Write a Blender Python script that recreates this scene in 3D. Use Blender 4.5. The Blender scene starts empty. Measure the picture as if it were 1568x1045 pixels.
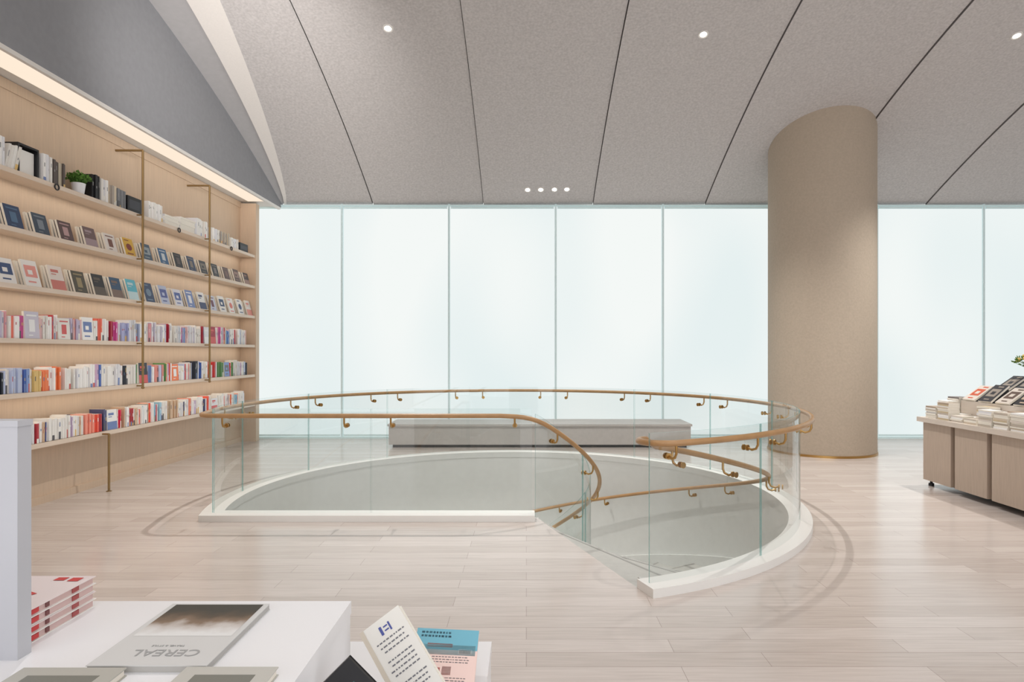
import bpy, math, random
from mathutils import Vector
random.seed(7)
sc = bpy.context.scene
sc.view_settings.view_transform = 'Standard'
sc.view_settings.look = 'None'
sc.view_settings.exposure = 0.0

def lin(c):
    return tuple(((x/255.0)/12.92 if x/255.0 <= .04045 else ((x/255.0+.055)/1.055)**2.4) for x in c[:3])

# ---------------------------------------------------------------- materials
def base_mat(name):
    m = bpy.data.materials.new(name); m.use_nodes = True
    nt = m.node_tree
    return m, nt, nt.nodes['Principled BSDF'], nt.nodes['Material Output']

def pmat(name, rgb, rough=.6, metal=0., noise=0., nscale=20., bump=0., stretch=(1,1,1), spec=.5, emit=0.):
    m, nt, b, o = base_mat(name)
    c = lin(rgb)
    b.inputs['Base Color'].default_value = (*c, 1)
    b.inputs['Roughness'].default_value = rough
    b.inputs['Metallic'].default_value = metal
    b.inputs['Specular IOR Level'].default_value = spec
    if emit:
        b.inputs['Emission Color'].default_value = (*c, 1); b.inputs['Emission Strength'].default_value = emit
    if noise or bump:
        tc = nt.nodes.new('ShaderNodeTexCoord'); mp = nt.nodes.new('ShaderNodeMapping')
        mp.inputs['Scale'].default_value = stretch
        nz = nt.nodes.new('ShaderNodeTexNoise'); nz.inputs['Scale'].default_value = nscale
        nz.inputs['Detail'].default_value = 4
        nt.links.new(tc.outputs['Object'], mp.inputs[0]); nt.links.new(mp.outputs[0], nz.inputs['Vector'])
        if noise:
            r = nt.nodes.new('ShaderNodeValToRGB')
            r.color_ramp.elements[0].position = .3; r.color_ramp.elements[1].position = .7
            r.color_ramp.elements[0].color = (*[max(0, x*(1-noise)) for x in c], 1)
            r.color_ramp.elements[1].color = (*[min(1, x*(1+noise)) for x in c], 1)
            nt.links.new(nz.outputs['Fac'], r.inputs[0]); nt.links.new(r.outputs[0], b.inputs['Base Color'])
        if bump:
            bp = nt.nodes.new('ShaderNodeBump'); bp.inputs['Strength'].default_value = bump
            bp.inputs['Distance'].default_value = .01
            nt.links.new(nz.outputs['Fac'], bp.inputs['Height']); nt.links.new(bp.outputs[0], b.inputs['Normal'])
    return m

def emat(name, rgb, s):
    m, nt, b, o = base_mat(name)
    e = nt.nodes.new('ShaderNodeEmission'); e.inputs[0].default_value = (*lin(rgb), 1); e.inputs[1].default_value = s
    nt.links.new(e.outputs[0], o.inputs[0]); nt.nodes.remove(b)
    return m

def vcmat(name, rough=.5):
    m, nt, b, o = base_mat(name)
    a = nt.nodes.new('ShaderNodeAttribute'); a.attribute_name = 'Col'
    nt.links.new(a.outputs['Color'], b.inputs['Base Color']); b.inputs['Roughness'].default_value = rough
    return m

def schlick(nt, f0=.04):
    N = nt.nodes.new; L = nt.links.new
    g = N('ShaderNodeNewGeometry'); d = N('ShaderNodeVectorMath'); d.operation = 'DOT_PRODUCT'
    L(g.outputs['Normal'], d.inputs[0]); L(g.outputs['Incoming'], d.inputs[1])
    a = N('ShaderNodeMath'); a.operation = 'ABSOLUTE'; L(d.outputs['Value'], a.inputs[0])
    s = N('ShaderNodeMath'); s.operation = 'SUBTRACT'; s.inputs[0].default_value = 1; L(a.outputs[0], s.inputs[1]); s.use_clamp = True
    p = N('ShaderNodeMath'); p.operation = 'POWER'; p.inputs[1].default_value = 5; L(s.outputs[0], p.inputs[0])
    m = N('ShaderNodeMath'); m.operation = 'MULTIPLY_ADD'; m.inputs[1].default_value = 1-f0; m.inputs[2].default_value = f0; L(p.outputs[0], m.inputs[0])
    return m

def glassmat(name, tint):
    m, nt, b, o = base_mat(name); nt.nodes.remove(b)
    t = nt.nodes.new('ShaderNodeBsdfTransparent'); t.inputs[0].default_value = (*tint, 1)
    g = nt.nodes.new('ShaderNodeBsdfGlossy'); g.inputs['Roughness'].default_value = .0
    f = schlick(nt, .08)
    mx = nt.nodes.new('ShaderNodeMixShader')
    nt.links.new(f.outputs[0], mx.inputs[0]); nt.links.new(t.outputs[0], mx.inputs[1]); nt.links.new(g.outputs[0], mx.inputs[2])
    nt.links.new(mx.outputs[0], o.inputs[0])
    return m

def glassedge(name):
    m, nt, b, o = base_mat(name)
    t = nt.nodes.new('ShaderNodeBsdfTransparent'); t.inputs[0].default_value = (.66, .82, .80, 1)
    b.inputs['Base Color'].default_value = (*lin((150, 188, 187)), 1); b.inputs['Roughness'].default_value = .1
    mx = nt.nodes.new('ShaderNodeMixShader'); mx.inputs[0].default_value = .45
    nt.links.new(t.outputs[0], mx.inputs[1]); nt.links.new(b.outputs[0], mx.inputs[2]); nt.links.new(mx.outputs[0], o.inputs[0])
    return m

def floormat():
    m, nt, b, o = base_mat('oak_plank_floor')
    N = nt.nodes.new; L = nt.links.new
    tc = N('ShaderNodeTexCoord')
    br = N('ShaderNodeTexBrick'); br.offset = .37; br.offset_frequency = 2
    br.inputs['Scale'].default_value = 1
    br.inputs['Brick Width'].default_value = 1.25; br.inputs['Row Height'].default_value = .155
    br.inputs['Mortar Size'].default_value = .0018; br.inputs['Mortar Smooth'].default_value = .3
    br.inputs['Color1'].default_value = (*lin((209, 199, 193)), 1)
    br.inputs['Color2'].default_value = (*lin((195, 184, 177)), 1)
    br.inputs['Mortar'].default_value = (*lin((166, 153, 145)), 1)
    L(tc.outputs['Object'], br.inputs['Vector'])
    mp = N('ShaderNodeMapping'); mp.inputs['Scale'].default_value = (1.2, 22, 1)
    nz = N('ShaderNodeTexNoise'); nz.inputs['Scale'].default_value = 2.2; nz.inputs['Detail'].default_value = 6; nz.inputs['Distortion'].default_value = .6
    L(tc.outputs['Object'], mp.inputs[0]); L(mp.outputs[0], nz.inputs['Vector'])
    r = N('ShaderNodeValToRGB'); r.color_ramp.elements[0].position = .3; r.color_ramp.elements[1].position = .7
    r.color_ramp.elements[0].color = (.88, .87, .86, 1); r.color_ramp.elements[1].color = (1.03, 1.03, 1.03, 1)
    L(nz.outputs['Fac'], r.inputs[0])
    mx = N('ShaderNodeMix'); mx.data_type = 'RGBA'; mx.blend_type = 'MULTIPLY'; mx.inputs[0].default_value = 1
    L(br.outputs['Color'], mx.inputs[6]); L(r.outputs[0], mx.inputs[7]); L(mx.outputs[2], b.inputs['Base Color'])
    b.inputs['Roughness'].default_value = .19
    b.inputs['Specular IOR Level'].default_value = .6
    bp = N('ShaderNodeBump'); bp.inputs['Strength'].default_value = .08; bp.inputs['Distance'].default_value = .004
    L(nz.outputs['Fac'], bp.inputs['Height']); L(bp.outputs[0], b.inputs['Normal'])
    return m

def blindmat():
    m, nt, b, o = base_mat('backlit_roller_blind'); nt.nodes.remove(b)
    N = nt.nodes.new; L = nt.links.new
    tc = N('ShaderNodeTexCoord'); mp = N('ShaderNodeMapping'); mp.inputs['Scale'].default_value = (.9, 1, .5)
    nz = N('ShaderNodeTexNoise'); nz.inputs['Scale'].default_value = .7; nz.inputs['Detail'].default_value = 0
    r = N('ShaderNodeValToRGB')
    r.color_ramp.elements[0].position = .3; r.color_ramp.elements[1].position = .7
    r.color_ramp.elements[0].color = (*lin((230, 240, 240)), 1); r.color_ramp.elements[1].color = (*lin((244, 248, 246)), 1)
    e = N('ShaderNodeEmission'); e.inputs[1].default_value = 1.0
    L(tc.outputs['Object'], mp.inputs[0]); L(mp.outputs[0], nz.inputs['Vector']); L(nz.outputs['Fac'], r.inputs[0])
    L(r.outputs[0], e.inputs[0]); L(e.outputs[0], o.inputs[0])
    return m

M = {}
M['floor'] = floormat()
M['ceil'] = pmat('grey_acoustic_plaster', (193, 189, 188), .95, noise=.12, nscale=32, bump=.4)
M['seam'] = pmat('seam_shadow_gap', (116, 112, 111), .9)
M['ceil_lit'] = pmat('ceiling_plaster_painted_lit', (228, 223, 218), .9, noise=.02, nscale=40)  # brighter copy of the ceiling plaster; light painted into the vault's left strip
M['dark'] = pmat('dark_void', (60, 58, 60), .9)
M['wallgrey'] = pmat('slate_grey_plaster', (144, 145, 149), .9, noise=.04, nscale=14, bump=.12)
M['ceil_shaded'] = pmat('ceiling_plaster_painted_shade', (172, 170, 171), .9, noise=.03, nscale=14)  # greyer ceiling plaster; shading painted into the strip at the vault's edge
M['offwhite'] = pmat('off_white_paint', (225, 222, 218), .7)
M['oak'] = pmat('bookcase_oak_veneer', (206, 182, 158), .5, noise=.05, nscale=6, stretch=(9, 9, .6))
M['shelf'] = pmat('shelf_oak', (222, 204, 186), .45, noise=.04, nscale=6, stretch=(9, .6, 9))
M['brass'] = pmat('brushed_brass', (180, 144, 90), .3, metal=1.)
M['brassdull'] = pmat('aged_brass', (150, 124, 84), .45, metal=.7)
M['railwood'] = pmat('oak_handrail', (168, 130, 88), .35, noise=.1, nscale=8)
M['column'] = pmat('column_fabric_wallcovering', (180, 166, 149), .85, noise=.05, nscale=30, bump=.15)
M['curb'] = pmat('white_stone_curb', (230, 228, 224), .4)
M['well'] = pmat('well_plaster', (204, 205, 202), .8, noise=.02, nscale=10)
M['tread'] = pmat('grey_stone_tread', (176, 175, 170), .5, noise=.05, nscale=15)
M['nosing'] = pmat('stair_nosing', (150, 149, 145), .5)
M['bench'] = pmat('grey_stone_bench', (182, 176, 172), .5, noise=.04, nscale=18)
M['frame'] = pmat('window_frame_backlight_glow', (194, 212, 213), .5, emit=.25)  # slight emission stands in for daylight coming through from behind
M['white'] = pmat('white_lacquer', (234, 234, 236), .35)
M['panel'] = pmat('pale_grey_laminate', (190, 191, 197), .5)
M['cab'] = pmat('cabinet_light_oak', (180, 162, 146), .5, noise=.06, nscale=8, stretch=(7, 7, .6))
M['cabtop'] = pmat('cabinet_top_oak', (206, 194, 182), .45, noise=.04, nscale=8, stretch=(7, .8, 7))
M['cabgap'] = pmat('bronze_trim', (112, 88, 68), .5)
M['black'] = pmat('black_metal', (28, 28, 30), .4)
M['leaf'] = pmat('plant_leaf', (96, 140, 60), .6, noise=.25, nscale=30)
M['flower'] = pmat('yellow_flower', (226, 196, 110), .6, noise=.1, nscale=30)
M['ceramic'] = pmat('blue_grey_ceramic', (150, 170, 188), .25)
M['book'] = vcmat('printed_book_covers', .45)
M['glass'] = glassmat('clear_glass', (.925, .955, .950))
M['glassedge'] = glassedge('green_glass_edge')
M['blind'] = blindmat()
M['led'] = emat('downlight_lens', (255, 250, 240), 12)
M['soffit_glow'] = emat('soffit_painted_glow', (255, 236, 214), 1.0)  # soffit glows by itself, in place of LED light falling on it

# ---------------------------------------------------------------- mesh builder
class MB:
    def __init__(s): s.v = []; s.f = []; s.m = []; s.sm = []; s.c = []; s.mats = []
    def mi(s, k):
        if k not in s.mats: s.mats.append(k)
        return s.mats.index(k)
    def face(s, pts, mat, smooth=False, col=(.8, .8, .8)):
        i = len(s.v); s.v += [tuple(p) for p in pts]; s.f.append(tuple(range(i, i+len(pts))))
        s.m.append(s.mi(mat)); s.sm.append(smooth); s.c.append(col)
    def strip(s, A, B, mat, smooth=True, closed=False, col=(.8, .8, .8)):
        n = len(A); i = len(s.v); s.v += [tuple(p) for p in A]+[tuple(p) for p in B]
        for k in range(n if closed else n-1):
            j = (k+1) % n
            s.f.append((i+k, i+j, i+n+j, i+n+k)); s.m.append(s.mi(mat)); s.sm.append(smooth); s.c.append(col)
    def hexa(s, p, mat, col=(.8, .8, .8), cols=None):
        i = len(s.v); s.v += [tuple(q) for q in p]
        F = [(0, 3, 2, 1), (4, 5, 6, 7), (0, 1, 5, 4), (1, 2, 6, 5), (2, 3, 7, 6), (3, 0, 4, 7)]
        for n, f in enumerate(F):
            s.f.append(tuple(i+q for q in f)); s.m.append(s.mi(mat)); s.sm.append(False)
            s.c.append(cols[n] if cols else col)
    def box(s, x0, x1, y0, y1, z0, z1, mat, col=(.8, .8, .8), cols=None):
        s.hexa([(x0, y0, z0), (x1, y0, z0), (x1, y1, z0), (x0, y1, z0), (x0, y0, z1), (x1, y0, z1), (x1, y1, z1), (x0, y1, z1)], mat, col, cols)
    def lathe(s, cx, cy, prof, mat, n=48, col=(.8, .8, .8)):
        ring = lambda r, z: [(cx+r*math.cos(2*math.pi*k/n), cy+r*math.sin(2*math.pi*k/n), z) for k in range(n)]
        for (r0, z0), (r1, z1) in zip(prof[:-1], prof[1:]):
            s.strip(ring(r0, z0), ring(r1, z1), mat, True, True, col)
    def tube(s, pts, r, mat, n=10, closed=False, caps=True):
        P = [Vector(p) for p in pts]; rings = []
        N = len(P); up = Vector((0, 0, 1)); prev = None
        for k in range(N):
            if closed: t = P[(k+1) % N]-P[k-1]
            else: t = P[min(k+1, N-1)]-P[max(k-1, 0)]
            t.normalize()
            if prev is None:
                a = up if abs(t.z) < .9 else Vector((1, 0, 0))
                u = a.cross(t).normalized()
            else:
                u = (prev-t*prev.dot(t)).normalized()
            prev = u; w = t.cross(u)
            rings.append([P[k]+(u*math.cos(2*math.pi*q/n)+w*math.sin(2*math.pi*q/n))*r for q in range(n)])
        i = len(s.v)
        for R in rings: s.v += [tuple(p) for p in R]
        for k in range(N if closed else N-1):
            a = i+k*n; b = i+((k+1) % N)*n
            for q in range(n):
                s.f.append((a+q, a+(q+1) % n, b+(q+1) % n, b+q)); s.m.append(s.mi(mat)); s.sm.append(True); s.c.append((.8,)*3)
        if caps and not closed:
            s.face(rings[0][::-1], mat); s.face(rings[-1], mat)
    def sweep(s, path, w0, w1, h0, h1, mat, endmat=None, inner=True, bottom=True, innermat=None, topmat=None):
        P = [Vector(p) for p in path]; N = len(P); nr = []
        for k in range(N):
            def seg(a, b):
                d = P[b]-P[a]; d.z = 0; d.normalize(); return Vector((d.y, -d.x, 0))
            a = seg(max(k-1, 0), k) if k > 0 else seg(0, 1)
            b = seg(k, k+1) if k < N-1 else seg(N-2, N-1)
            m = (a+b).normalized(); nr.append(m/max(.5, m.dot(a)))
        g = lambda w, h: [P[k]+nr[k]*w+Vector((0, 0, h)) for k in range(N)]
        A, B, C, D = g(w0, h0), g(w1, h0), g(w1, h1), g(w0, h1)
        em = endmat or mat
        s.strip(B, C, mat)
        if inner: s.strip(D, A, innermat or mat)
        s.strip(C, D, topmat or em)
        if bottom: s.strip(A, B, em)
        s.face([A[0], B[0], C[0], D[0]], em); s.face([A[-1], D[-1], C[-1], B[-1]], em)
    def build(s, name, parent=None):
        me = bpy.data.meshes.new(name); me.from_pydata(s.v, [], s.f)
        for k in s.mats: me.materials.append(M[k])
        me.polygons.foreach_set('material_index', s.m); me.polygons.foreach_set('use_smooth', s.sm)
        at = me.color_attributes.new('Col', 'FLOAT_COLOR', 'CORNER')
        buf = []
        for p, c in zip(me.polygons, s.c): buf += [c[0], c[1], c[2], 1.]*p.loop_total
        at.data.foreach_set('color', buf)
        me.update()
        ob = bpy.data.objects.new(name, me); sc.collection.objects.link(ob)
        if parent: ob.parent = parent
        return ob

def empty(name, loc=(0, 0, 0)):
    e = bpy.data.objects.new(name, None); sc.collection.objects.link(e); return e

# ---------------------------------------------------------------- dimensions
H = 1.6
CX, CY = -.20, 7.04
RG = 2.95
WY = 11.9
XL = -5.14
XD = -4.56
A0 = -70.5
def pol(r, a, z=0.): return Vector((CX+r*math.cos(math.radians(a)), CY+r*math.sin(math.radians(a)), z))
def vault(Y):
    t = 11.95-Y
    return 4.36+.4745*t-.0281*t*t

# ---------------------------------------------------------------- floor with well opening
import bmesh
yc = 6.2
ri = 2.86
aend = 180+math.degrees(math.asin((CY-yc)/ri))
outline = [pol(ri, A0+(aend-A0)*k/110) for k in range(111)]
outline += [Vector((pol(.95, A0).x, yc, 0)), pol(.95, A0)]
bm = bmesh.new()
ov = [bm.verts.new(p) for p in [(-5.2, -3, 0), (13, -3, 0), (13, 12.2, 0), (-5.2, 12.2, 0)]]
iv = [bm.verts.new(p) for p in outline]
ed = [bm.edges.new((L[k], L[(k+1) % len(L)])) for L in (ov, iv) for k in range(len(L))]
bmesh.ops.triangle_fill(bm, use_beauty=True, use_dissolve=False, edges=ed)
for f in list(bm.faces):
    if f.normal.z < 0: f.normal_flip()
me = bpy.data.meshes.new('floor'); bm.to_mesh(me); bm.free()
me.materials.append(M['floor'])
fl = bpy.data.objects.new('floor', me); sc.collection.objects.link(fl)

stair = empty('spiral_staircase')
b = MB()
b.strip([p for p in outline], [p+Vector((0, 0, -3.2)) for p in outline], 'well', True, True)
b.box(CX-3.2, CX+3.2, CY-3.2, CY+3.2, -3.3, -3.2, 'tread')
b.build('well_lining', stair)

# ---------------------------------------------------------------- ceiling panels
b = MB()
Ys = [11.98-k*(15/60) for k in range(61)]
def Bx(Y):
    t = max(0, min(1.6, (11.95-Y)/4.2)); return XD+.03+.42*t**.65
def Cxx(Y):
    t = max(0, min(1.6, (11.95-Y)/4.2)); return XD+.07+.78*t**.75
b.strip([(XD, Y, vault(Y)) for Y in Ys], [(Bx(Y), Y, vault(Y)+.05) for Y in Ys], 'ceil_shaded')
b.strip([(Bx(Y), Y, vault(Y)+.05) for Y in Ys], [(Bx(Y), Y, vault(Y)) for Y in Ys], 'ceil_shaded')
b.strip([(Bx(Y), Y, vault(Y)) for Y in Ys], [(Cxx(Y), Y, vault(Y)+.01) for Y in Ys], 'ceil_lit')
seams = [None, -2.86, -.80, 1.24, 3.33, 5.40, 7.45, 9.5, 11.55, 13.2]
for i in range(len(seams)-1):
    g = .0055
    if i == 0:
        L = [(Cxx(Y), Y, vault(Y)+.01) for Y in Ys]
    else:
        L = [(seams[i]+(.014 if i == 1 else g), Y, vault(Y)-.012) for Y in Ys]
    R = [(seams[i+1]-(.010 if i == 0 else g), Y, vault(Y)+.012) for Y in Ys]
    mat = 'ceil'
    b.strip(L, R, mat)
    up = lambda q: [(x, y, z+.05) for x, y, z in q]
    if i: b.strip(up(L), L, 'seam')
    b.strip(R, up(R), 'seam')
    b.face([L[0], R[0], up(R)[0], up(L)[0]], 'ceil')
b.strip([(XD, Y, vault(Y)+.06) for Y in Ys], [(13.2, Y, vault(Y)+.06) for Y in Ys], 'seam')
b.build('ceiling')

# downlights
def downlight(name, X, Y, r=.05, tilt=True):
    z = vault(Y)+.0
    b = MB()
    dz = .0
    seg = [s for s in seams[1:] if s < X]
    if seg:
        dz = -.012+.024*(X-seg[-1])/2.05
    z += dz
    s = (.4745-.0562*(11.95-Y))*-1
    def ring(rr, off): return [(X+rr*math.cos(t), Y+rr*math.sin(t), z+s*rr*math.sin(t)+off) for t in [2*math.pi*k/24 for k in range(24)]]
    b.strip(ring(r*1.35, -.001), ring(r*1.3, -.012), 'offwhite', True, True)
    b.strip(ring(r*1.3, -.012), ring(r, -.012), 'offwhite', True, True)
    b.strip(ring(r, -.012), ring(r*.85, -.006), 'offwhite', True, True)
    b.face(ring(r*.85, -.006)[::-1], 'led')
    o = b.build(name)
    return X, Y, z
DL = []
for X, Y in [(-1.77, 8.18), (2.29, 8.28), (6.36, 8.3), (-1.77, 3.5), (2.29, 3.5), (6.36, 3.5)]:
    DL.append(downlight('ceiling_downlight', X, Y))
for u in (808, 828, 849, 868):
    downlight('ceiling_downlight', (u-806)*11.55/980, 11.55, .045)

# ---------------------------------------------------------------- left wall, upper grey wall, soffit
b = MB()
b.box(XL-.1, XL, -3, 12.2, 0, 4.34, 'oak')
b.build('wall_left')
b = MB()
Yw = Ys
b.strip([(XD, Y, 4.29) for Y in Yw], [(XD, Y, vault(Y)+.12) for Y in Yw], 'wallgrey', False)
b.strip([(XD-.02, Y, 4.26) for Y in Yw], [(XD, Y, 4.29) for Y in Yw], 'offwhite', False)
b.strip([(XD-.06, Y, 4.26) for Y in Yw], [(XD-.02, Y, 4.26) for Y in Yw], 'offwhite', False)
b.strip([(XD-.06, Y, 4.26) for Y in Yw], [(XD-.06, Y, 4.31) for Y in Yw], 'offwhite', False)
b.strip([(XD-.06, Y, 4.31) for Y in Yw], [(XL-.1, Y, 4.31) for Y in Yw], 'offwhite', False)
b.face([(XD-.07, 1.5, 4.305), (-4.98, 1.5, 4.305), (-4.98, 11.45, 4.305), (XD-.07, 11.45, 4.305)], 'soffit_glow')
b.build('wall_upper_left')
b = MB(); b.box(13, 13.1, -3, 12.2, 0, 6.8, 'offwhite'); b.build('wall_right')
b = MB(); b.box(-5.24, 13.1, WY+.12, WY+.3, 0, 4.6, 'offwhite'); b.build('wall_back')

# ---------------------------------------------------------------- windows
mx = [-5.42, -3.43, -1.44, .545, 2.54, 4.53, 6.52, 8.505, 10.5, 12.49]
for i in range(len(mx)-1):
    x0 = max(mx[i], -5.1); x1 = mx[i+1]
    b = MB()
    gap = .035
    b.face([(x0+gap, WY, .05), (x1-gap, WY, .05), (x1-gap, WY, 4.27), (x0+gap, WY, 4.27)], 'blind')
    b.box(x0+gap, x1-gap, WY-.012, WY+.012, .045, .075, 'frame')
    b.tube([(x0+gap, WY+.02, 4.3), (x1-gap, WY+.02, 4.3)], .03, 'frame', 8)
    b.face([(x0, WY+.06, .0), (x1, WY+.06, .0), (x1, WY+.06, 4.4), (x0, WY+.06, 4.4)], 'blind')
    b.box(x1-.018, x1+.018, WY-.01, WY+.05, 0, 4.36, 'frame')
    b.build('window_%d' % (i+1))
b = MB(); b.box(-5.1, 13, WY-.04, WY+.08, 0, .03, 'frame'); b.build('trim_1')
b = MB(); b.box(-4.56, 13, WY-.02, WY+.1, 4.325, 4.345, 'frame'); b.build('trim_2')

# ---------------------------------------------------------------- column
b = MB()
cxx, cyy, cr = 4.80, 10.43, .81
b.lathe(cxx, cyy, [(cr, .03), (cr, 5.6)], 'column', 96)
b.lathe(cxx, cyy, [(cr+.012, 0), (cr+.012, .035), (cr, .035)], 'brass', 96)
b.build('round_column')

# ---------------------------------------------------------------- bookcase
SZ = [.68, 1.20, 1.73, 2.25, 2.79, 3.34]
SX = -4.88
YE = 11.5
root = empty('wall_bookcase')
b = MB()
for z in SZ:
    b.box(XL, SX, 1.5, YE, z-.035, z, 'shelf')
    b.box(SX-.02, SX+.006, 1.5, YE, z-.040, z+.006, 'shelf')
b.build('shelves', root)
b = MB()
b.box(XL, SX+.02, YE, YE+.14, 0, 4.28, 'oak')
b.box(XL, XL+.03, 1.5, YE, 0, .08, 'oak')
b.box(XL, XL+.012, 1.5, YE, 4.20, 4.3, 'oak')
b.build('end_panel', root)
for y in [8.01, 9.70]:
    b = MB()
    b.tube([(-4.80, y, 1.16), (-4.80, y, 4.13)], .014, 'brassdull', 10)
    b.tube([(-4.80, y, 4.13), (XL, y, 4.13)], .014, 'brassdull', 10)
    for z in SZ[1:]:
        b.tube([(-4.80, y, z-.018), (SX, y, z-.018)], .009, 'brassdull', 8)
    b.lathe(-4.80, y, [(.0, 1.14), (.02, 1.15), (.02, 1.165), (0, 1.17)], 'brassdull', 12)
    b.build('brass_hanging_rod')
for y in [7.36, 4.2]:
    b = MB(); b.tube([(-4.80, y, 0), (-4.80, y, .665)], .013, 'brassdull', 10)
    b.tube([(-4.80, y, .66), (SX, y, .66)], .010, 'brassdull', 8)
    b.lathe(-4.80, y, [(.028, 0), (.028, .008), (.013, .01)], 'brassdull', 14)
    b.build('brass_floor_post')
for u in (88, 275, 355):
    y = 980*4.86/(806-u)
    b = MB(); b.tube([(-4.865, y+.03*math.cos(t), 3.315+.03*math.sin(t)) for t in [2*math.pi*k/20 for k in range(20)]], .007, 'black', 8, True)
    b.build('shelf_hook_ring')

# books ------------------------------------------------------------
def C(*rgb): return lin(rgb)
W = [C(240, 238, 234), C(232, 228, 222), C(226, 226, 230), C(246, 244, 242)]
PAPER = C(236, 230, 218)
def spine_book(b, y, th, h, d, z, col, lean=0., xf=-4.915, art=None):
    x1 = xf+random.uniform(-.02, .008); x0 = xf-d; o = lean*h
    p = [(x0, y, z), (x1, y, z), (x1, y+th, z), (x0, y+th, z), (x0, y+o, z+h), (x1, y+o, z+h), (x1, y+th+o, z+h), (x0, y+th+o, z+h)]
    b.hexa(p, 'book', cols=[PAPER, PAPER, col, col, col, PAPER])
    e = .0012
    q = lambda yy, f: (x1+e, y+yy*th+o*f, z+h*f)
    def R(g0, g1, f0, f1, c): b.face([q(g0, f0), q(g1, f0), q(g1, f1), q(g0, f1)], 'book', col=c)
    if random.random() < .2:
        bc = random.choice([C(210, 100, 96), C(120, 140, 190), C(240, 238, 230), C(90, 90, 96), C(226, 190, 120)])
        R(0.02, .98, 0, random.uniform(.15, .4), bc)
    if random.random() < .35: return
    c2 = art or random.choice([C(90, 90, 95), C(190, 90, 90), C(250, 250, 250), C(110, 130, 170), C(220, 190, 120), C(250, 250, 250)])
    a0 = random.uniform(.45, .65); a1 = a0+random.uniform(.08, .25)
    R(.32, .68, a0, a1, c2)
def face_book(b, y, w, h, z, col, art, tilt=.28, xf=-4.905, th=.022, style=0):
    ox = -h*math.sin(tilt); oz = h*math.cos(tilt)
    def q(f, g, off=0.):
        return (xf+ox*g+off*math.cos(tilt), y+w*f, z+oz*g+off*math.sin(tilt)+.002)
    p = [q(0, 0, -th), q(0, 0), q(1, 0), q(1, 0, -th), q(0, 1, -th), q(0, 1), q(1, 1), q(1, 1, -th)]
    b.hexa(p, 'book', cols=[PAPER, PAPER, PAPER, col, PAPER, col])
    R = lambda f0, f1, g0, g1, c, e=.0012: b.face([q(f0, g0, e), q(f1, g0, e), q(f1, g1, e), q(f0, g1, e)], 'book', col=c)
    if style == 0:
        R(.12, .88, .35, .8, art); R(.2, .7, .14, .2, art); R(.3, .6, .45, .62, col, .002)
    elif style == 1:
        R(.3, .7, .25, .7, art); R(.15, .85, .82, .88, art); R(.25, .55, .1, .14, art)
    elif style == 2:
        R(0.0, 1, .0, .4, art); R(.15, .7, .72, .84, art); R(.15, .5, .62, .66, art)
    else:
        n = 10
        b.face([q(.5+.28*math.cos(2*math.pi*k/n), .5+.2*math.sin(2*math.pi*k/n), .0012) for k in range(n)], 'book', col=art)
        R(.15, .6, .85, .9, art); R(.2, .8, .1, .16, art)
def flat_stack(b, y, w, z, cols, xf=-4.92, d=.17):
    for c in cols:
        t = random.uniform(.018, .035); j = random.uniform(-.01, .01)
        b.box(xf-d+j, xf+j, y, y+w, z, z+t, 'book', cols=[c, c, c, PAPER, c, c]); z += t
    return z
Yu = lambda u: 980*4.915/(806-u)

# top row
b = MB(); z = SZ[5]+.006
Bk = C(30, 30, 34)
seg = [(-180, -120, 'w', .25), (-110, -60, 'k', .26), (-50, -10, 't', .24), (0, 9, 'w', .3), (9, 28, 'wl', .26), (30, 62, 'frame', .3), (66, 80, 'w', .29), (82, 101, 'd', .27), (143, 155, 'k', .29),
       (156, 166, 'w', .28), (167, 180, 't', .25), (181, 194, 'g', .24), (196, 217, 'kb', .2), (228, 250, 'w', .24), (253, 275, 's', 0), (277, 299, 's2', 0), (300, 320, 'w', .27),
       (325, 337, 'w', .22), (338, 352, 't', .22), (354, 366, 'w', .18), (368, 380, 'kb', .15)]
for u0, u1, k, h in seg:
    y0, y1 = Yu(u0), Yu(u1)
    if k == 'frame':
        b.box(-5.09, -4.93, y0, y0+.02, z, z+h, 'book', col=Bk); b.box(-5.09, -4.93, y1-.02, y1, z, z+h, 'book', col=Bk)
        b.box(-5.09, -4.93, y0+.02, y1-.02, z+h-.02, z+h, 'book', col=Bk); b.box(-5.05, -4.96, y0+.03, y1-.03, z, z+h-.05, 'book', col=W[0])
    elif k == 'kb':
        b.box(-5.08, -4.92, y0, y1, z, z+h, 'book', col=Bk); b.box(-4.92, -4.919, y0+.03, y1-.03, z+.05, z+h-.04, 'book', col=C(60, 62, 70))
    elif k in ('s', 's2'):
        flat_stack(b, y0, y1-y0, z, [random.choice(W) for _ in range(5 if k == 's' else 7)])
    else:
        y = y0
        while y < y1-.012:
            th = min(random.uniform(.02, .045), y1-y)
            col = {'w': random.choice(W), 'wl': random.choice(W), 't': random.choice([C(205, 186, 160), C(222, 208, 186), C(170, 160, 150)]), 'd': random.choice([C(90, 80, 76), C(200, 190, 170), C(60, 60, 60)]),
                   'k': Bk, 'g': C(130, 132, 136)}[k]
            spine_book(b, y, th-.002, h*random.uniform(.93, 1.0), .17, z, col, lean=.25 if k == 'wl' else 0, art=C(150, 150, 150)); y += th
b.build('shelf_books')
def face_row(z, palette, y0, sp, w, h):
    b = MB(); y = y0; i = 0
    while y < 11.3:
        col, art = palette[i % len(palette)]
        face_book(b, y, w, h*random.uniform(.92, 1.03), z+.006, col, art, tilt=.26, style=random.randrange(4))
        face_book(b, y+.005, w*.98, h*.93, z+.006, col, art, tilt=.26, xf=-4.94, style=1)
        face_book(b, y-.004, w, h*.95, z+.006, C(225, 220, 210), art, tilt=.2, xf=-4.975, style=1)
        y += sp*random.uniform(.93, 1.07); i += 1
    b.build('shelf_books')
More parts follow.
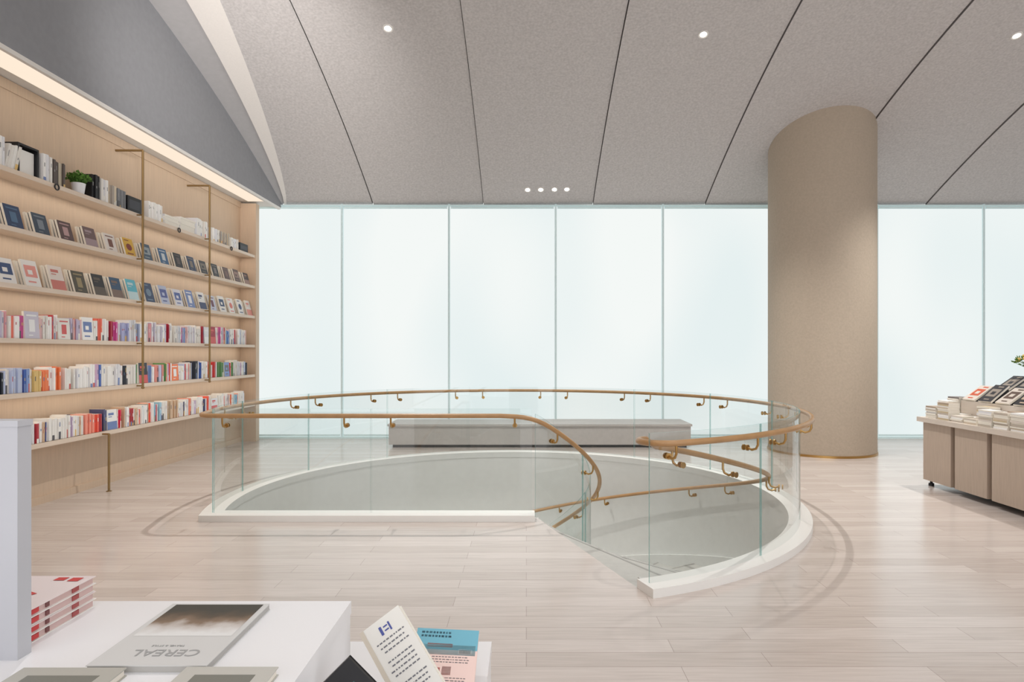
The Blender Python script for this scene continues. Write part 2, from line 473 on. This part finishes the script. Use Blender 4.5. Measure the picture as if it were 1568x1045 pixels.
nv, bk, br, wh = C(48, 66, 98), C(38, 38, 42), C(92, 70, 64), C(232, 228, 224)
face_row(SZ[4], [(br, C(120, 90, 84)), (br, C(150, 120, 110)), (C(70, 60, 62), C(150, 120, 110)), (nv, C(80, 110, 140)), (C(60, 74, 90), C(120, 130, 140)), (C(90, 70, 70), C(184, 150, 150)), (C(110, 88, 88), C(160, 140, 145)), (C(222, 214, 208), C(120, 80, 70)),
                 (C(214, 170, 60), C(130, 50, 40)), (C(70, 90, 110), C(150, 160, 165)), (C(60, 100, 140), C(200, 206, 210)), (bk, C(90, 80, 80)), (nv, C(130, 120, 110)), (C(50, 50, 55), C(120, 110, 100)), (bk, C(120, 110, 110))], 4.95, .365, .2, .225)
face_row(SZ[3], [(wh, C(40, 70, 110)), (wh, C(215, 120, 110)), (wh, C(60, 80, 120)), (wh, C(225, 150, 140)), (C(226, 214, 206), C(200, 120, 110)), (C(80, 74, 62), C(150, 135, 100)), (bk, C(90, 80, 70)), (C(50, 80, 110), C(120, 100, 90)), (C(90, 180, 200), C(190, 215, 220)), (nv, C(110, 130, 150)),
                 (C(180, 188, 212), C(80, 90, 150)), (C(216, 216, 226), C(80, 100, 160)), (C(120, 140, 190), C(235, 235, 240)), (C(236, 234, 232), C(60, 70, 110)), (C(200, 205, 222), C(110, 60, 80))], 5.30, .335, .2, .265)
def spine_row(z, pal, y0, y1, hmin, hmax, facep=.12):
    b = MB(); y = y0
    while y < y1-.05:
        if random.random() < facep and y < y1-.25:
            col = random.choice(pal); w = random.uniform(.15, .19)
            face_book(b, y, w, random.uniform(hmin, hmax), z+.006, col, random.choice([C(210, 90, 90), C(110, 130, 180), C(240, 240, 240), C(110, 110, 110)]), tilt=.06, style=random.randrange(4))
            y += w+.012; continue
        n = random.randint(2, 7); h = random.uniform(hmin, hmax); col = random.choice(pal)
        th = random.uniform(.012, .034)
        for _ in range(n):
            if random.random() < .35: col = random.choice(pal)
            if y > y1-.05: break
            spine_book(b, y, th-.0015, h*random.uniform(.95, 1.03), .165, z+.006, col, lean=random.choice([0, 0, 0, .02])); y += th
        if random.random() < .15: y += random.uniform(.01, .05)
    b.build('shelf_books')
L4 = W+W+W+[C(226, 190, 190), C(170, 174, 212), C(196, 188, 212), C(168, 178, 204), C(198, 60, 68), C(206, 80, 150), C(110, 150, 205), C(225, 160, 165), C(180, 182, 214), C(205, 200, 214), C(236, 120, 100), C(205, 200, 214), C(170, 40, 60)]
L5 = W+W+W+[C(206, 50, 46), C(220, 70, 60), C(70, 104, 180), C(130, 154, 206), C(186, 196, 226), C(230, 150, 140), C(100, 146, 90), C(40, 44, 56), C(222, 190, 120), C(190, 200, 226), C(205, 170, 200), C(240, 130, 80)]
L6 = W+W+W+[C(238, 140, 110), C(240, 100, 80), C(226, 50, 86), C(150, 196, 220), C(80, 80, 116), C(200, 180, 205), C(180, 50, 60), C(50, 74, 140), C(210, 180, 150), C(160, 200, 220), C(240, 150, 130)]
spine_row(SZ[2], L4, 4.0, 11.3, .21, .27)
spine_row(SZ[1], L5, 4.0, 11.3, .2, .26)
spine_row(SZ[0], L6, 4.0, 11.2, .19, .25)

def plant(name, x, y, z, pr, ph, potmat, n=60, spread=.1, height=.1, flowers=0, leaf=.03):
    root = empty(name)
    b = MB(); b.lathe(x, y, [(0, z), (pr*.75, z), (pr, z+ph), (pr*.88, z+ph), (pr*.8, z+ph*.85), (0, z+ph*.85)], potmat, 24); b.build('pot', root)
    b = MB()
    for k in range(n):
        a = random.uniform(0, 6.283); e = random.uniform(0, 1); rr = spread*math.sqrt(e); hh = height*(1-.5*e)*random.uniform(.5, 1.05)
        tip = Vector((x+rr*math.cos(a), y+rr*math.sin(a), z+ph+hh))
        st = Vector((x+.2*rr*math.cos(a), y+.2*rr*math.sin(a), z+ph*.85))
        mid = (st+tip)/2+Vector((0, 0, .2*hh))
        b.tube([st, mid, tip], .0015, 'leaf', 5, caps=False)
        if k < flowers:
            r = leaf*.5
            b.lathe(tip.x, tip.y, [(0, tip.z-r), (r*.8, tip.z-r*.5), (r, tip.z), (r*.7, tip.z+r*.6), (0, tip.z+r*.8)], 'flower', 8)
        else:
            for s in range(3):
                d = Vector((random.uniform(-1, 1), random.uniform(-1, 1), random.uniform(-.3, .9))).normalized()*leaf
                sd = d.cross(Vector((random.random(), random.random(), 1))).normalized()*leaf*.35
                o = tip if s else mid
                b.face([o, o+d*.5+sd, o+d, o+d*.5-sd], 'leaf', True)
    b.build('foliage', root)
plant('potted_plant', -4.97, 7.10, SZ[5]+.006, .07, .13, 'white', 140, .11, .12, 0, .04)

# ---------------------------------------------------------------- curb, glass, handrails, stairs
def arcpts(r, a0, a1, z=0., step=2.): 
    n = max(2, int(abs(a1-a0)/step)); return [pol(r, a0+(a1-a0)*k/n, z) for k in range(n+1)]
YC = 6.14
ac = 180+math.degrees(math.asin((CY-YC)/RG))
cornerx = pol(RG, ac).x
b = MB()
path = arcpts(RG, A0, ac)+[Vector((x, YC, 0)) for x in (-2.2, -1.2, .08)]
b.sweep(path, -.095, .11, -.02, .06, 'curb', innermat='well', topmat='curb')
b.build('stairwell_curb', stair)

K = .15/12.7
def sp(x, w=5.): return w*math.log(1+math.exp(x/w)) if x/w < 30 else x
def drop(a): return -K*sp(a+74)

b = MB()
for i in range(20):
    a0 = A0+12.7*i; z1 = -.15*(i+1)
    b.sweep(arcpts(1.86, a0, a0+13.2, 0, 1.6), -.92, .98, z1-.17, z1, 'tread')
    b.sweep(arcpts(1.86, a0+12.0, a0+12.6, 0, .3), -.92, .98, z1, z1+.002, 'nosing')
b.build('treads', stair)
b = MB()
b.sweep([pol(.90, a, drop(a)) for a in [-92+3*k for k in range(92)]], -.05, .05, -.45, .06, 'curb')
b.build('inner_stringer', stair)
b = MB()
b.sweep([pol(2.84, a, -K*sp(a+70)) for a in [-70+3*k for k in range(86)]], -.02, .02, -.2, .10, 'well')
b.build('outer_skirting', stair)

# glass
bal = empty('glass_balustrade')
jo = [A0+.6]+[78+25.2*k for k in range(-5, 5)]
jo = [a for a in jo if a < ac-8]+[ac]
b = MB()
gj = .25
for a0, a1 in zip(jo[:-1], jo[1:]):
    b.sweep(arcpts(RG, a0+gj*.5, a1-gj*.5), -.006, .006, .06, 1.06, 'glass', 'glassedge', inner=False, bottom=False)
xs = [cornerx+.01, -1.49, .06]
for x0, x1 in zip(xs[:-1], xs[1:]):
    b.sweep([Vector((x0+.006, YC, 0)), Vector(((x0+x1)/2, YC, 0)), Vector((x1-.006, YC, 0))], -.006, .006, .06, 1.06, 'glass', 'glassedge', inner=False, bottom=False)
hj = [-72, -30, 15, 60, 105, 150]
for a0, a1 in zip(hj[:-1], hj[1:]):
    n = 16
    b.sweep([pol(.90, a0+.5+(a1-a0-1)*k/n, drop(a0+(a1-a0)*k/n)) for k in range(n+1)], -.006, .006, .06, 1.06, 'glass', 'glassedge', inner=False, bottom=False)
b.build('glass_panels', bal)

ZR = 1.0
RO = 3.055; RI = 2.68
rc = (RO+RI)/2; rr = (RO-RI)/2
inner = [pol(RI, a, ZR+(-K*sp(a+70))) for a in [160-3*k for k in range(76)]]
loop = []
for k in range(1, 12):
    t = math.pi*k/12
    c = pol(rc, -66)
    rad = (pol(1, -66)-pol(0, 0)); rad.z = 0
    tg = Vector((rad.y, -rad.x, 0))
    loop.append(c+rad*(-rr*math.cos(t))+tg*(rr*1.0*math.sin(t))+Vector((0, 0, ZR-.02+.02*k/12)))
outer = [pol(RO, a, ZR) for a in [-65+2.5*k for k in range(int((ac+65-3)/2.5))]]
YR = YC-.10
cpts = [Vector((-3.13, 6.17, ZR)), Vector((-3.09, 6.10, ZR)), Vector((-3.02, 6.055, ZR)), Vector((-2.9, YR, ZR))]
chord = [Vector((-2.9+(2.9-.25)*k/12, YR, ZR)) for k in range(1, 13)]
hel = [pol(1.0, a, ZR+drop(a)) for a in [-88+4*k for k in range(62)]]
b = MB(); b.tube(inner+loop+outer+cpts+chord+hel, .022, 'railwood', 12); b.build('oak_handrail', bal)

def bracket(b, g, n, zr):
    g = Vector((g.x, g.y, 0)); n = n.normalized()
    z0 = zr-.10
    c = g+Vector((0, 0, z0))
    b.tube([c-n*.012, c-n*.022], .022, 'brass', 14)
    b.tube([c+n*.008, c+n*.02], .022, 'brass', 14)
    P = [c+n*.015, c+n*.05+Vector((0, 0, -.012)), c+n*.085+Vector((0, 0, .0)), c+n*.10+Vector((0, 0, .03)), c+n*.10+Vector((0, 0, .085))]
    b.tube(P, .009, 'brass', 8)
b = MB()
def rn(a): return Vector((math.cos(math.radians(a)), math.sin(math.radians(a)), 0))
for a in [78+25.2*k for k in range(-5, 5)]:
    for d in (-4.0, 4.0):
        bracket(b, pol(RG, a+d), rn(a+d), ZR)
bracket(b, pol(RG, -67), rn(-67), ZR)
for x in (-2.87, -1.72, -1.28, -.11):
    bracket(b, Vector((x, YC, 0)), Vector((0, -1, 0)), ZR)
for a in (-60, -28, 5, 30, 60, 90, 120):
    bracket(b, pol(.90, a), rn(a), ZR+drop(a))
for a in (-62, -50, -25, -12, 15, 30, 60, 75, 110, 130):
    bracket(b, pol(2.79, a), -rn(a), ZR-K*sp(a+70))
b.build('rail_brackets', bal)

# ---------------------------------------------------------------- bench
b = MB()
b.box(-2.31, 2.76, 10.74, 11.55, .05, .36, 'bench')
b.box(-2.33, 2.78, 10.72, 11.57, .36, .395, 'bench')
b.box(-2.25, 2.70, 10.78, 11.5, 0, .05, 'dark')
b.build('low_bench')

# ---------------------------------------------------------------- right display cabinet
cab = empty('book_display_cabinet')
X0, X1, Y0, Y1 = 4.80, 6.5, 4.2, 7.74
b = MB()
b.box(X0+.06, X1-.06, Y0+.06, Y1-.06, .06, .76, 'cabgap')
y = Y1
while y > Y0+.3:
    b.box(X0, X0+.07, y-.50, y, .07, .755, 'cab'); y -= .57
x = X0+.072
while x < X1-.2:
    b.box(x, min(x+.5, X1-.072), Y1-.07, Y1, .07, .755, 'cab'); b.box(x, min(x+.5, X1-.072), Y0, Y0+.07, .07, .755, 'cab'); x += .57
b.box(X1-.07, X1, Y0, Y1, .07, .755, 'cab')
b.build('body', cab)
b = MB(); b.box(X0-.05, X1+.05, Y0-.05, Y1+.05, .765, .82, 'cabtop'); b.build('top', cab)
b = MB()
for xx in (X0+.06, X1-.06):
    for yy in (Y1-.06, Y0+.06, (Y0+Y1)/2):
        b.lathe(xx, yy, [(.03, 0), (.03, .03), (.015, .035), (.015, .07)], 'black', 12)
b.build('feet', cab)
RZ1, RZ2 = 1.04, 1.16
b = MB(); b.box(X0+.28, X1-.30, Y0+.2, Y1-.26, .82, RZ1, 'cabtop'); b.box(X0+.56, X1-.5, Y0+.4, Y1-.34, RZ1, RZ2, 'cabtop'); b.build('riser', cab)
b = MB()
def rstack(x, y, z, n, w=.15, d=.21, pal=None, tmin=.012, tmax=.03):
    pal = pal or (W+[C(206, 190, 170), C(190, 178, 164), C(170, 150, 130), C(200, 182, 150), C(120, 110, 105), C(216, 206, 196)])
    for k in range(n):
        c = random.choice(pal); t = random.uniform(tmin, tmax); jx, jy = random.uniform(-.006, .006), random.uniform(-.006, .006)
        side = random.choice([PAPER, c])
        b.box(x+jx, x+w+jx, y+jy, y+d+jy, z, z+t-.001, 'book', cols=[c, c, PAPER, PAPER, PAPER, side]); z += t
    return z
def prop(x, y, z, w, h, col, art, ang=.9, st=0):
    th = .02
    def q(f, g, off=0.):
        return (x+h*math.cos(ang)*g-off*math.sin(ang), y+w*f, z+h*math.sin(ang)*g+off*math.cos(ang))
    p = [q(0, 0), q(0, 0, th), q(1, 0, th), q(1, 0), q(0, 1), q(0, 1, th), q(1, 1, th), q(1, 1)]
    b.hexa(p, 'book', cols=[PAPER, PAPER, PAPER, col, PAPER, col])
    R = lambda f0, f1, g0, g1, c, o=.0015: b.face([q(f0, g0, th+o), q(f0, g1, th+o), q(f1, g1, th+o), q(f1, g0, th+o)], 'book', col=c)
    R(.15, .85, .3, .75, art); R(.2, .6, .85, .92, art); R(.3, .7, .1, .16, art); R(.35, .65, .42, .6, col, .002)
    b.hexa([(x+.01, y+.02, z), (x+h*math.cos(ang), y+.02, z), (x+h*math.cos(ang), y+w-.02, z), (x+.01, y+w-.02, z),
            (x+h*math.cos(ang)-.01, y+.02, z+h*math.sin(ang)-.03), (x+h*math.cos(ang), y+.02, z+h*math.sin(ang)-.03), (x+h*math.cos(ang), y+w-.02, z+h*math.sin(ang)-.03), (x+h*math.cos(ang)-.01, y+w-.02, z+h*math.sin(ang)-.03)], 'book', col=C(50, 50, 54))
yy = Y1-.22; i = 0
nn = [8, 11, 4, 3, 10, 9, 10, 4, 9, 3, 10, 5, 8]
while yy > Y0+.02:
    rstack(X0+.01, yy, .82, nn[i % 13], w=.13, d=.19, tmin=.014, tmax=.022)
    rstack(X0+.15, yy, .82, nn[(i+1) % 13], w=.12, d=.19, tmin=.014, tmax=.022); i += 1; yy -= .225
xx = X0+.28
while xx < X1-.2:
    rstack(xx, Y1-.22, .82, random.randint(9, 14), w=.15, d=.2); xx += .17
arts = [(C(216, 206, 196), C(200, 90, 60)), (C(50, 50, 56), C(150, 140, 130)), (C(206, 196, 186), C(90, 70, 60)), (bk, C(190, 170, 150)), (C(110, 80, 66), C(200, 180, 160)), (C(90, 80, 84), C(210, 200, 190))]
yy = Y1-.48; i = 0
while yy > Y0+.25:
    c, a = arts[i % 6]; prop(X0+.29, yy, RZ1+.003, .2, .27, c, a, ang=.62+.1*(i % 2)); i += 1; yy -= .26
yy = Y1-.57
while yy > Y0+.45:
    c, a = random.choice(arts); prop(X0+.60, yy, RZ2+.002, .2, .27, c, a, ang=.6)
    if abs(yy-7.1) > .25: rstack(X0+.87, yy, RZ2+.002, random.randint(3, 7))
    yy -= .26
b.build('display_books')
plant('flower_vase', 5.76, 7.25, RZ2, .065, .26, 'ceramic', 80, .18, .17, 22, .05)

# ---------------------------------------------------------------- foreground white table
TZ = 1.0
b = MB()
b.box(-1.9, -.422, .35, 1.543, TZ-.03, TZ, 'white')
b.box(-1.88, -.424, .37, 1.541, 0, TZ-.03, 'white')
o = b.build('white_display_table')
b = MB()
b.box(-.42, -.102, .9, 1.88, .72, .75, 'white'); b.box(-.42, -.104, .92, 1.878, 0, .72, 'white')
b.box(-.8, -.42, 1.55, 1.88, 0, .75, 'white')
o = b.build('low_display_plinth')
b = MB(); b.box(-1.9, -.99, 1.245, 1.28, TZ, 1.465, 'panel'); b.box(-1.9, -.988, 1.243, 1.282, 1.455, 1.467, 'panel')
b.build('display_divider_panel')
b = MB(); z = TZ
red = C(204, 60, 62)
for k in range(4):
    t = .018
    b.box(-1.30, -1.02+(.004 if k % 2 else 0), 1.30, 1.512, z, z+.0015, 'book', col=W[0])
    b.box(-1.298, -1.023, 1.302, 1.51, z+.0015, z+t-.0015, 'book', cols=[PAPER]*3+[C(216, 186, 182)]*3)
    b.box(-1.30, -1.02+(.004 if k % 2 else 0), 1.30, 1.512, z+t-.0015, z+t-.0005, 'book', col=C(232, 220, 220))
    b.box(-1.0225, -1.0205, 1.32, 1.34, z+.004, z+t-.004, 'book', col=red)
    b.box(-1.0225, -1.0205, 1.36, 1.37, z+.004, z+t-.004, 'book', col=C(120, 70, 70))
    b.box(-1.0225, -1.0205, 1.44, 1.46, z+.004, z+t-.004, 'book', col=C(170, 80, 80))
    z += t
def blob(pts, col): b.face([(x, y, z+.0005) for x, y in pts], 'book', col=col)
blob([(-1.21, 1.34), (-1.15, 1.37), (-1.10, 1.36), (-1.07, 1.40), (-1.11, 1.42), (-1.13, 1.46), (-1.18, 1.45), (-1.20, 1.40), (-1.25, 1.39)], red)
blob([(-1.06, 1.475), (-1.035, 1.475), (-1.035, 1.498), (-1.06, 1.498)], red)
blob([(-1.095, 1.48), (-1.07, 1.48), (-1.07, 1.50), (-1.095, 1.50)], red)
b.build('magazine_stack')

def text(parent, body, loc, size, rotz=0., rx=0., mat='dark'):
    cu = bpy.data.curves.new(body, 'FONT'); cu.body = body; cu.size = size; cu.extrude = .0002
    cu.materials.append(M[mat]); o = bpy.data.objects.new('cover_text', cu); sc.collection.objects.link(o)
    o.location = loc; o.rotation_euler = (rx, 0, rotz); o.parent = parent; return o
M['ink'] = pmat('grey_ink', (160, 160, 160), .6)
def photocover():
    m, nt, bb, o = base_mat('misty_landscape_print')
    N = nt.nodes.new; L = nt.links.new
    tc = N('ShaderNodeTexCoord'); sx = N('ShaderNodeSeparateXYZ'); L(tc.outputs['Object'], sx.inputs[0])
    mr = N('ShaderNodeMapRange'); mr.inputs[1].default_value = 1.30; mr.inputs[2].default_value = 1.48
    nz = N('ShaderNodeTexNoise'); nz.inputs['Scale'].default_value = 25; nz.inputs['Detail'].default_value = 6
    L(tc.outputs['Object'], nz.inputs['Vector'])
    ad = N('ShaderNodeMath'); ad.operation = 'MULTIPLY_ADD'; ad.inputs[1].default_value = .35
    L(nz.outputs['Fac'], ad.inputs[0]); L(sx.outputs['Y'], mr.inputs[0]); L(mr.outputs[0], ad.inputs[2])
    r = N('ShaderNodeValToRGB'); E = r.color_ramp.elements
    E[0].position = .35; E[0].color = (*lin((222, 222, 221)), 1); E[1].position = 1.0; E[1].color = (*lin((70, 68, 62)), 1)
    e = E.new(.58); e.color = (*lin((190, 182, 176)), 1); e = E.new(.70); e.color = (*lin((132, 112, 94)), 1); e = E.new(.86); e.color = (*lin((92, 80, 68)), 1)
    L(ad.outputs[0], r.inputs[0]); L(r.outputs[0], bb.inputs['Base Color']); bb.inputs['Roughness'].default_value = .5
    bb.inputs['Specular IOR Level'].default_value = .25
    return m
M['photo'] = photocover()
mag = empty('travel_magazine')
b = MB()
MX0, MX1, MY0, MY1 = -.823, -.597, 1.195, 1.490
b.box(MX0, MX1, MY0, MY1, TZ, TZ+.002, 'book', col=C(200, 200, 200))
b.box(MX0+.002, MX1-.001, MY0+.001, MY1-.001, TZ+.002, TZ+.013, 'book', cols=[PAPER, PAPER, C(180, 178, 174), C(175, 173, 170), C(180, 178, 174), C(190, 190, 190)])
b.box(MX0, MX1, MY0, MY1, TZ+.013, TZ+.0145, 'book', col=C(206, 206, 205))
b.build('pages', mag)
b = MB(); b.face([(MX0+.012, 1.32, TZ+.0148), (MX1-.012, 1.32, TZ+.0148), (MX1-.012, MY1-.006, TZ+.0148), (MX0+.012, MY1-.006, TZ+.0148)], 'photo'); b.build('cover_photo', mag)
text(mag, 'CEREAL', (-.635, 1.258, TZ+.0152), .038, math.pi, mat='ink')
text(mag, 'TRAVEL & STYLE', (-.68, 1.278, TZ+.0152), .009, math.pi, mat='ink')
for (x0, x1, y1, c) in [(-.93, -.74, 1.185, C(176, 174, 166)), (-.63, -.46, 1.188, C(190, 188, 181))]:
    b = MB(); b.box(x0, x1, y1-.24, y1, TZ, TZ+.002, 'book', col=c); b.box(x0+.003, x1-.003, y1-.237, y1-.003, TZ+.002, TZ+.014, 'book', col=PAPER); b.box(x0, x1, y1-.24, y1, TZ+.014, TZ+.016, 'book', col=c)
    b.box(x0+.03, x1-.03, y1-.1, y1-.03, TZ+.016, TZ+.0164, 'book', col=C(120, 120, 112)); b.build('paperback_book')

def obook(origin, ux, uy, w, h, th, col, decor, paper=PAPER):
    ux = Vector(ux).normalized(); uy = Vector(uy); uy = (uy-ux*uy.dot(ux)).normalized(); n = ux.cross(uy)
    o = Vector(origin); b = MB()
    q = lambda f, g, k: o+ux*(w*f)+uy*(h*g)+n*k
    def slab(k0, k1, f0, f1, c): b.hexa([q(f0, 0, k0), q(f1, 0, k0), q(f1, 1, k0), q(f0, 1, k0), q(f0, 0, k1), q(f1, 0, k1), q(f1, 1, k1), q(f0, 1, k1)], 'book', col=c)
    slab(-th, -th+.0015, 0, 1, col); slab(-th+.0015, -.0015, .005, .98, paper); slab(-.0015, 0, 0, 1, col); slab(-th, 0, 0, .008, col)
    for f0, f1, g0, g1, c in decor:
        b.face([q(f0, g0, .0006), q(f1, g0, .0006), q(f1, g1, .0006), q(f0, g1, .0006)], 'book', col=c)
    return b
ink = C(110, 110, 116)
def W3(u, v, Y): return Vector(((u-806)*Y/980, Y, H-(v-540)*Y/980))
p0 = W3(550, 972, 1.50)
ux = Vector((.80, .18, .56)).normalized(); uy = Vector((-.50, .40, .72)); uy = (uy-ux*uy.dot(ux)).normalized()
cream = C(228, 225, 218)
dec = [(0, .10, 0, 1, C(206, 196, 180))]
rnd = random.Random(3)
for k in range(12):
    if k in (3, 8): continue
    g = .78-.05*k; f = .2+.04*(k % 3)
    while f < .85:
        w_ = rnd.uniform(.03, .09); dec.append((f, min(f+w_, .88), g, g+.014, ink)); f += w_+.025
dec += [(.40, .46, .84, .93, C(70, 80, 150)), (.50, .60, .86, .875, C(70, 80, 150)), (.50, .60, .90, .915, C(70, 80, 150)), (.62, .66, .84, .93, C(70, 80, 150))]
b = obook(p0-uy*.228, ux, uy, .108, .228, .028, cream, dec)
b.build('hardcover_book')
q0 = W3(622, 1060, 1.56); q2 = W3(633, 962, 1.70)
dec = [(0, 1, .66, 1, C(104, 170, 190)), (0, 1, 0, .66, C(228, 200, 192)), (.06, .97, .58, .74, C(150, 200, 210)), (.70, .92, .60, .68, C(240, 240, 240)),
       (.2, .6, .70, .76, C(200, 110, 90)), (.35, .45, .30, .38, C(200, 90, 80)), (.48, .62, .27, .40, C(190, 80, 76)), (.35, .8, .1, .14, C(200, 90, 80))]
for gg in (.86, .92):
    f = .08
    while f < .55:
        w_ = rnd.uniform(.03, .05); dec.append((f, f+w_, gg, gg+.035, C(30, 50, 76))); f += w_+.015
for gg in (.18, .22, .46, .50, .54):
    f = .3
    while f < .85:
        w_ = rnd.uniform(.02, .06); dec.append((f, f+w_, gg, gg+.015, ink)); f += w_+.015
f = .72
while f < .9: dec.append((f, f+.006, .61, .67, C(30, 30, 30))); f += .014
b = obook(q0, (1, 0, -.05), q2-q0, .163, (q2-q0).length, .018, C(228, 200, 192), dec); b.build('art_magazine')
b = obook((-.234, 1.262, .760), (.7071, 0, .7071), (-.7071, .02, .7071), .083, .250, .012, C(30, 30, 33), [(.3, .7, .78, .84, C(70, 120, 120))], C(60, 58, 56))
ob = b.build('black_notebook')

# ---------------------------------------------------------------- lights
def area(name, loc, rot, sx, sy, power, col=(1, 1, 1), spread=math.pi):
    l = bpy.data.lights.new(name, 'AREA'); l.shape = 'RECTANGLE'; l.size = sx; l.size_y = sy; l.energy = power; l.color = col; l.spread = spread
    o = bpy.data.objects.new(name, l); sc.collection.objects.link(o); o.location = loc; o.rotation_euler = rot; return o
for (X, Y, z) in DL[:6]:
    l = bpy.data.lights.new('downlight_spot', 'SPOT'); l.energy = 680 if Y > 5 else 200; l.spot_size = math.radians(95); l.spot_blend = .8; l.color = (1, .97, .93); l.shadow_soft_size = .03
    o = bpy.data.objects.new('downlight_spot', l); sc.collection.objects.link(o); o.location = (X, Y, z-.08)
l = bpy.data.lights.new('added_ceiling_fill_spot', 'SPOT'); l.energy = 700; l.spot_size = math.radians(62); l.spot_blend = 1; l.color = (1, .96, .93); l.shadow_soft_size = .3  # added spot without a fixture, brightens the ceiling's left panel
o = bpy.data.objects.new('added_ceiling_fill_spot', l); sc.collection.objects.link(o); o.location = (-2.2, 4.5, 3.8)
o.rotation_euler = (Vector((-3.9, 9.2, 5.5))-Vector(o.location)).to_track_quat('-Z', 'Y').to_euler()
area('added_overhead_fill', (3.5, 1.0, 5.6), (0, 0, 0), 10, 4, 140, (1, .98, .95))  # added fill above and out of view, brightens the room
for z in SZ[1:]:
    area('shelf_light', (SX-.12, 7.2, z-.045), (0, 0, 0), .12, 8.4, 6.5, (1, .88, .74))
area('added_stairwell_fill', (CX-.2, CY+.2, -.5), (0, 0, 0), 1.0, 1.0, 65, (1, .98, .95))  # added downward fill with no fixture, lightens the inside of the well
w = bpy.data.worlds.new('World'); sc.world = w; w.use_nodes = True
w.node_tree.nodes['Background'].inputs[0].default_value = (.98, .98, 1, 1)
w.node_tree.nodes['Background'].inputs[1].default_value = 1.75

# ---------------------------------------------------------------- camera
cam = bpy.data.cameras.new('cam'); co = bpy.data.objects.new('camera', cam); sc.collection.objects.link(co)
co.location = (0, 0, H); co.rotation_euler = (math.pi/2, 0, 0)
cam.sensor_width = 36; cam.lens = 36*980/1568
cam.shift_x = -(806-784)/1568; cam.shift_y = (540-522.5)/1568
cam.clip_start = .02
sc.camera = co
